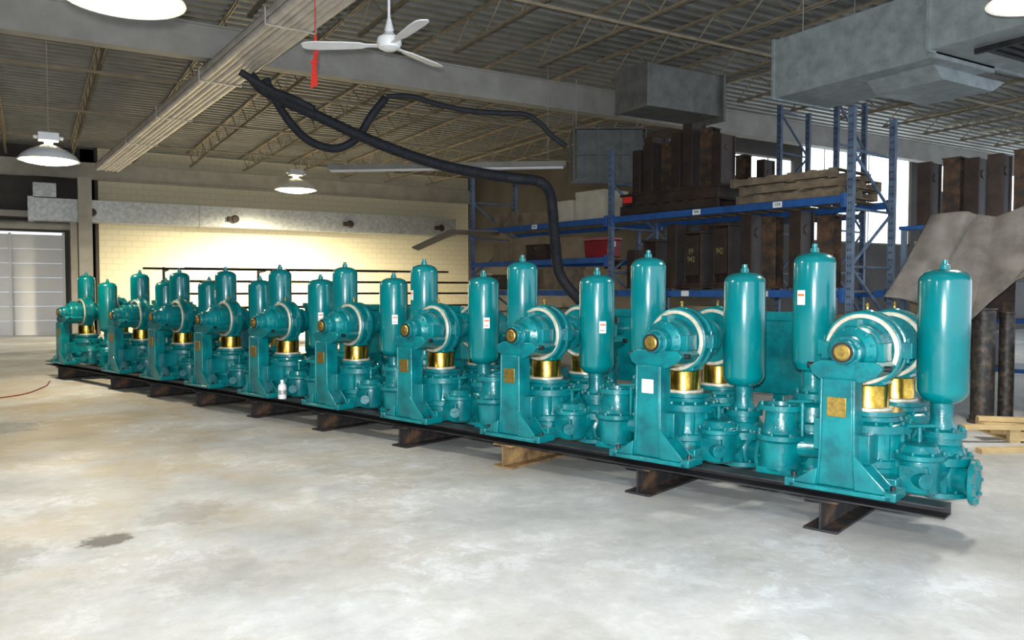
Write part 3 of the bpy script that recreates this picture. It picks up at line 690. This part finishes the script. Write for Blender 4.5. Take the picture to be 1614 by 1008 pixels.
st = tag(MB().box(-.95, .95, -.45, .5, 0, .2).box(-.98, .98, -.48, .53, .16, .2).obj('steel_tray', BROWN, loc=KW(3.0, .5, 2.88), rz=PH2, bevel=.006), 'dark shallow steel tray on a skid', 'tray')
MB().box(-.1, .1, -.004, 0, -.05, .05).obj('warning_label', REDW, parent=st, loc=(-.8, -.49, .1))
for i, (t, z) in enumerate(((.95, 2.72), (.9, 2.85), (1.05, 2.98))):
    pallet(KW(t, .55, z), PH2+rnd.uniform(-.02, .02), 1.6, 1.0, WOODG, 'weathered wooden pallet stacked on the rack')
def carton(t, y, z, w, d, h, mat=CARD, lab='brown cardboard carton on a rack shelf', loc=None, rz=None):
    mb = MB(); mb.box(-w/2, w/2, -d/2, d/2, 0, h); mb.mi = 1; mb.box(-.03, .03, -d/2-.002, d/2+.002, h-.08, h+.002); mb.mi = 0
    mb.box(-w/2-.004, w/2+.004, -d/2-.004, -d/2, h*.8, h)
    return tag(mb.obj('carton', [mat, WOODG], loc=loc or KW(t, y, z), rz=PH2+rnd.uniform(-.05, .05) if rz is None else rz, bevel=.006), lab, 'box', 'cartons on the racks')
for a in ((4.75, .4, 2.73, .7, .6, .5, CREAMC, 'cream carton on the top rack shelf'), (5.5, .4, 2.73, .6, .6, .38, CREAMC, 'cream carton on the top rack shelf'), (6.3, .5, 2.73, .8, .6, .25, CARD), (7.2, .5, 2.73, .7, .6, .3, WOODG),
          (5.6, .5, 2.07, .6, .5, .4, CARD), (6.3, .5, 2.07, .5, .6, .3, BROWN), (6.85, .5, 2.07, .4, .6, .45, CARD), (7.4, .5, 2.07, .5, .5, .4, CARD), (6.6, .5, 1.51, .7, .6, .4, CARD), (7.4, .5, 1.51, .5, .6, .3, BROWN), (4.55, .3, 1.51, .6, .5, .35, CARD), (5.7, .4, 1.51, .6, .5, .42, WOODG),
          (.9, .5, .56, 1.0, .8, .6, WOODG), (2.2, .5, .56, .9, .8, .7, CARD), (3.4, .5, .56, .8, .8, .6, BROWN), (5, .5, .56, .9, .8, .6, CARD), (6.5, .5, .56, 1.0, .8, .6, BROWN)):
    carton(*a)
r = root('cooler', KW(4.65, .32, 2.07), PH2)
MB().prism([(-.27, 0), (.27, 0), (.3, .3), (-.3, .3)], 'y', -.17, .17).obj('cooler_body', RED, parent=r, bevel=.02)
MB().box(-.305, .305, -.18, .18, .3, .35).obj('cooler_lid', REDL, parent=r, bevel=.015)
for xx in (-.32, .32): MB().cyl((xx, -.03, .18), (xx, -.03, .27), .012, n=8).obj('cooler_handle', WHITE, parent=r)
tag(r, 'dark red plastic cooler on a rack shelf', 'cooler')
tag(MB().prism([(-.9, .0), (-.2, .32), (.7, .3), (.7, .28), (-.2, .29), (-.9, -.02)], 'y', -.5, .5).obj('plastic_sheet', BROWN, loc=W(-.95, 15.2, 2.3), rz=-A), 'dark brown sheet sloping from the end of the rack', 'sheet')

# ------------------------------------------------------------------ end shelf with castings and felt
SC = W(6.15, 10.15)
def SV(x, y, z): return Vector((SC.x, SC.y, z)) + Matrix.Rotation(PH2, 3, 'Z') @ Vector((x, y, 0))
r = root('steel_shelving', SC, PH2)
for x in (-.95, .95):
    for y in (-.4, .4): MB().box(x-.03, x+.03, y-.03, y+.03, 0, 2.35).obj('shelf_post', BLUEG, parent=r)
for z in (.5, 1.1, 1.7, 2.3): MB().box(-1, 1, -.45, .45, z, z+.05).obj('shelf_board', BLUE, parent=r, bevel=.004)
tag(r, 'tall blue steel shelving unit beside the pallet rack', 'shelf')
for (kd, x, y) in ((1, -.8, 0), (2, -.52, .1), (1, -.25, .1), (1, .05, 0), (2, .32, .1), (1, .6, .1), (1, .85, 0)):
    put(kd, SV(x, y, 2.35), PH2+rnd.uniform(-.03, .03), (1, 1, .93))
for i, (x, z, w, h) in enumerate(((-.6, 1.15, .6, .4), (.1, 1.15, .5, .45), (-.5, 1.75, .7, .4), (.5, 1.75, .6, .35), (-.3, .55, .8, .4))):
    carton(0, 0, 0, w, .6, h, (CARD, BROWN, CREAMC)[i % 3], 'carton on the steel shelving', loc=SV(x, 0, z), rz=PH2)
top = [W(5.05, 9.6, 2.38), W(5.35, 9.35, 2.42), W(5.6, 9.2, 2.36), W(5.95, 8.9, 2.5), W(6.5, 8.7, 2.68)]
bot = [W(4.2, 9.0, 1.42), W(4.6, 8.9, 1.34), W(5.05, 8.8, 1.14), W(5.45, 8.6, 1.6), W(6.1, 8.4, 1.95)]
mb = MB(); NU, NV = 90, 46; g = []
def samp(l, s):
    s *= len(l)-1; i = min(int(s), len(l)-2); f = s-i; return l[i].lerp(l[i+1], f)
nn = W(-.3, -1)
for i in range(NU+1):
    row = []
    for j in range(NV+1):
        s, t = i/NU, j/NV
        p = samp(top, s).lerp(samp(bot, s), t)
        ph = s*15+t*2+1.3*math.sin(s*5)
        fold = .19*(abs(math.sin(ph*.5))**.6-.5)*(.35+.7*t)+.015*math.sin(s*37-t*6)-.1*math.sin(math.pi*t)*(1-.5*s)
        p = p+Vector((nn.x, nn.y, 0))*fold+Vector((0, 0, -.08*math.sin(math.pi*t)+.015*math.sin(s*14)*t+.02*math.sin(s*9+1)*(1-t)))
        row.append(mb.bm.verts.new(p))
    g.append(row)
for i in range(NU):
    for j in range(NV): mb.bm.faces.new((g[i][j], g[i+1][j], g[i+1][j+1], g[i][j+1]))
mb._t()
o = mb.obj('felt_blanket', FELT); s = o.modifiers.new('sol', 'SOLIDIFY'); s.thickness = .012
tag(o, 'grey felt blanket draped over the steel shelving', 'blanket')

PIPEM = simple('scuffed_black_steel', (.13, .09, .06), (.015, .014, .014), rough=.5, scale=14, lo=.45, hi=.8, detail=9)
for (u, d, h, rad) in ((5.33, 8.95, 1.3, .12), (5.72, 9.15, 1.25, .08)):
    mb = MB().lathe([(.001, 0), (rad*1.25, 0), (rad*1.25, .03), (rad, .035), (rad, h-.03), (rad*1.1, h-.02), (rad*1.1, h), (rad*.85, h), (rad*.85, h-.3), (.001, h-.3)], n=28)
    tag(mb.obj('steel_pipe', PIPEM, loc=W(u, d, 0)), 'scuffed black steel pipe standing on end on the floor', 'pipe', 'standing black pipes')
for (u, d, h) in ((5.5, 9.35, 1.28), (5.1, 9.3, 1.1), (5.95, 9.5, 1.35)):
    tag(MB().box(-.06, .06, -.06, .06, 0, .02).box(-.05, .05, -.05, -.04, .02, h).box(-.05, .05, .04, .05, .02, h).box(-.005, .005, -.04, .04, .02, h).obj('steel_post', RUST, loc=W(u, d, 0), rz=.3*u), 'rusty steel post standing on the floor by the shelving', 'steel post', 'rusty standing posts')
mb = MB().box(-.7, .7, -.3, -.27, .08, .9).box(-.7, .7, .27, .3, .08, .9).box(-.7, -.67, -.27, .27, .08, .9).box(.67, .7, -.27, .27, .08, .9).box(-.7, .7, -.3, .3, 0, .08)
for x in (-.6, 0, .52): mb.box(x, x+.08, -.33, -.3, 0, .93)
tag(mb.obj('plywood_bin', WOODG, loc=W(6.6, 8.75), rz=-A-.1, bevel=.004), 'plywood storage bin with vertical battens', 'bin')
o = curve('coiled_hose', [W(6.0+.16*math.cos(a), 8.25, .55+.24*math.sin(a)) for a in [i*math.pi/3 for i in range(6)]], .03, HOSE, cyc=True); tag(o, 'dark hose loop hanging on the plywood bin', 'hose')
pallet(W(5.6, 8.05), -A-.15, 1.3, .8, WOOD, 'pale pine pallet on the floor', 4)
for i, (u, d, z, an, L) in enumerate(((5.2, 7.75, .13, -.05, 1.5), (5.35, 7.95, .13, .1, 1.3), (5.0, 7.35, 0, .12, 1.4), (5.3, 7.85, .18, -.25, 1.2))):
    tag(MB().box(-L/2, L/2, -.045, .045, 0, .045).obj('loose_timber', WOOD, loc=W(u, d, z), rz=-A+an, bevel=.003), 'loose length of pale pine timber by the pallet', 'timber', 'loose pine timbers')

# ------------------------------------------------------------------ bar stock rack by the cream wall
r = root('bar_stock_rack', W(-9.6, 22.0), 0)
for x in (0, 2.6, 5.2, 7.8, 10.2):
    mb = MB().box(x-.03, x+.03, .3, .38, 0, 2.15).box(x-.04, x+.04, -.5, .38, 0, .06)
    for z in (.5, .9, 1.3, 1.65, 2.0): mb.prism([(.3, z), (-.5, z+.03), (-.5, z+.06), (.3, z+.07)], 'x', x-.02, x+.02)
    mb.obj('cantilever_arm_frame', BEAM, parent=r)
tag(r, 'dark cantilever rack holding steel bars', 'rack')
base = W(-9.6, 22.0)
for i in range(22):
    z = (.59, .99, 1.39, 1.74, 2.09)[i % 5]; L = rnd.uniform(5.5, 10); x = rnd.uniform(-.9, 10.5-L); y = -.42+.17*(i//5)
    o = MB().box(0, L, -.03, .03, 0, .03).box(0, L, -.03, -.022, 0, .06).obj('steel_bar', RUST if i % 3 == 0 else BEAM, loc=base+Vector((x, y, z-.02)))
    tag(o, 'long thin dark steel bar stored on the cantilever rack', 'steel bar', 'steel bars on the cantilever rack')
struct(MB().box(1.35, 1.75, 29.4, 29.68, 0, 5.19).obj('trim_2', GREYP), 'grey steel column by the door')

# ------------------------------------------------------------------ light
w = bpy.data.worlds.new('sky'); bpy.context.scene.world = w; w.use_nodes = True
bg = w.node_tree.nodes['Background']; bg.inputs[0].default_value = (.76, .87, 1, 1); bg.inputs[1].default_value = 2.0
L = bpy.data.lights.new('camera_flash', 'AREA'); L.energy = 480; L.size = .1; L.color = (.94, .98, 1)
o = bpy.data.objects.new('camera_flash', L); COL.objects.link(o); o.location = W(-.05, -.05, 1.62); o.rotation_euler = (math.radians(88), 0, -A)

cam = bpy.data.cameras.new('camera'); cam.lens = 1250/1614*36; cam.sensor_width = 36; cam.clip_end = 200
co = bpy.data.objects.new('camera', cam); COL.objects.link(co); co.location = (0, 0, 1.5); co.rotation_euler = (math.radians(90-2.15), 0, -A)
bpy.context.scene.camera = co
try:
    bpy.context.scene.view_settings.view_transform = 'Standard'
except Exception: pass
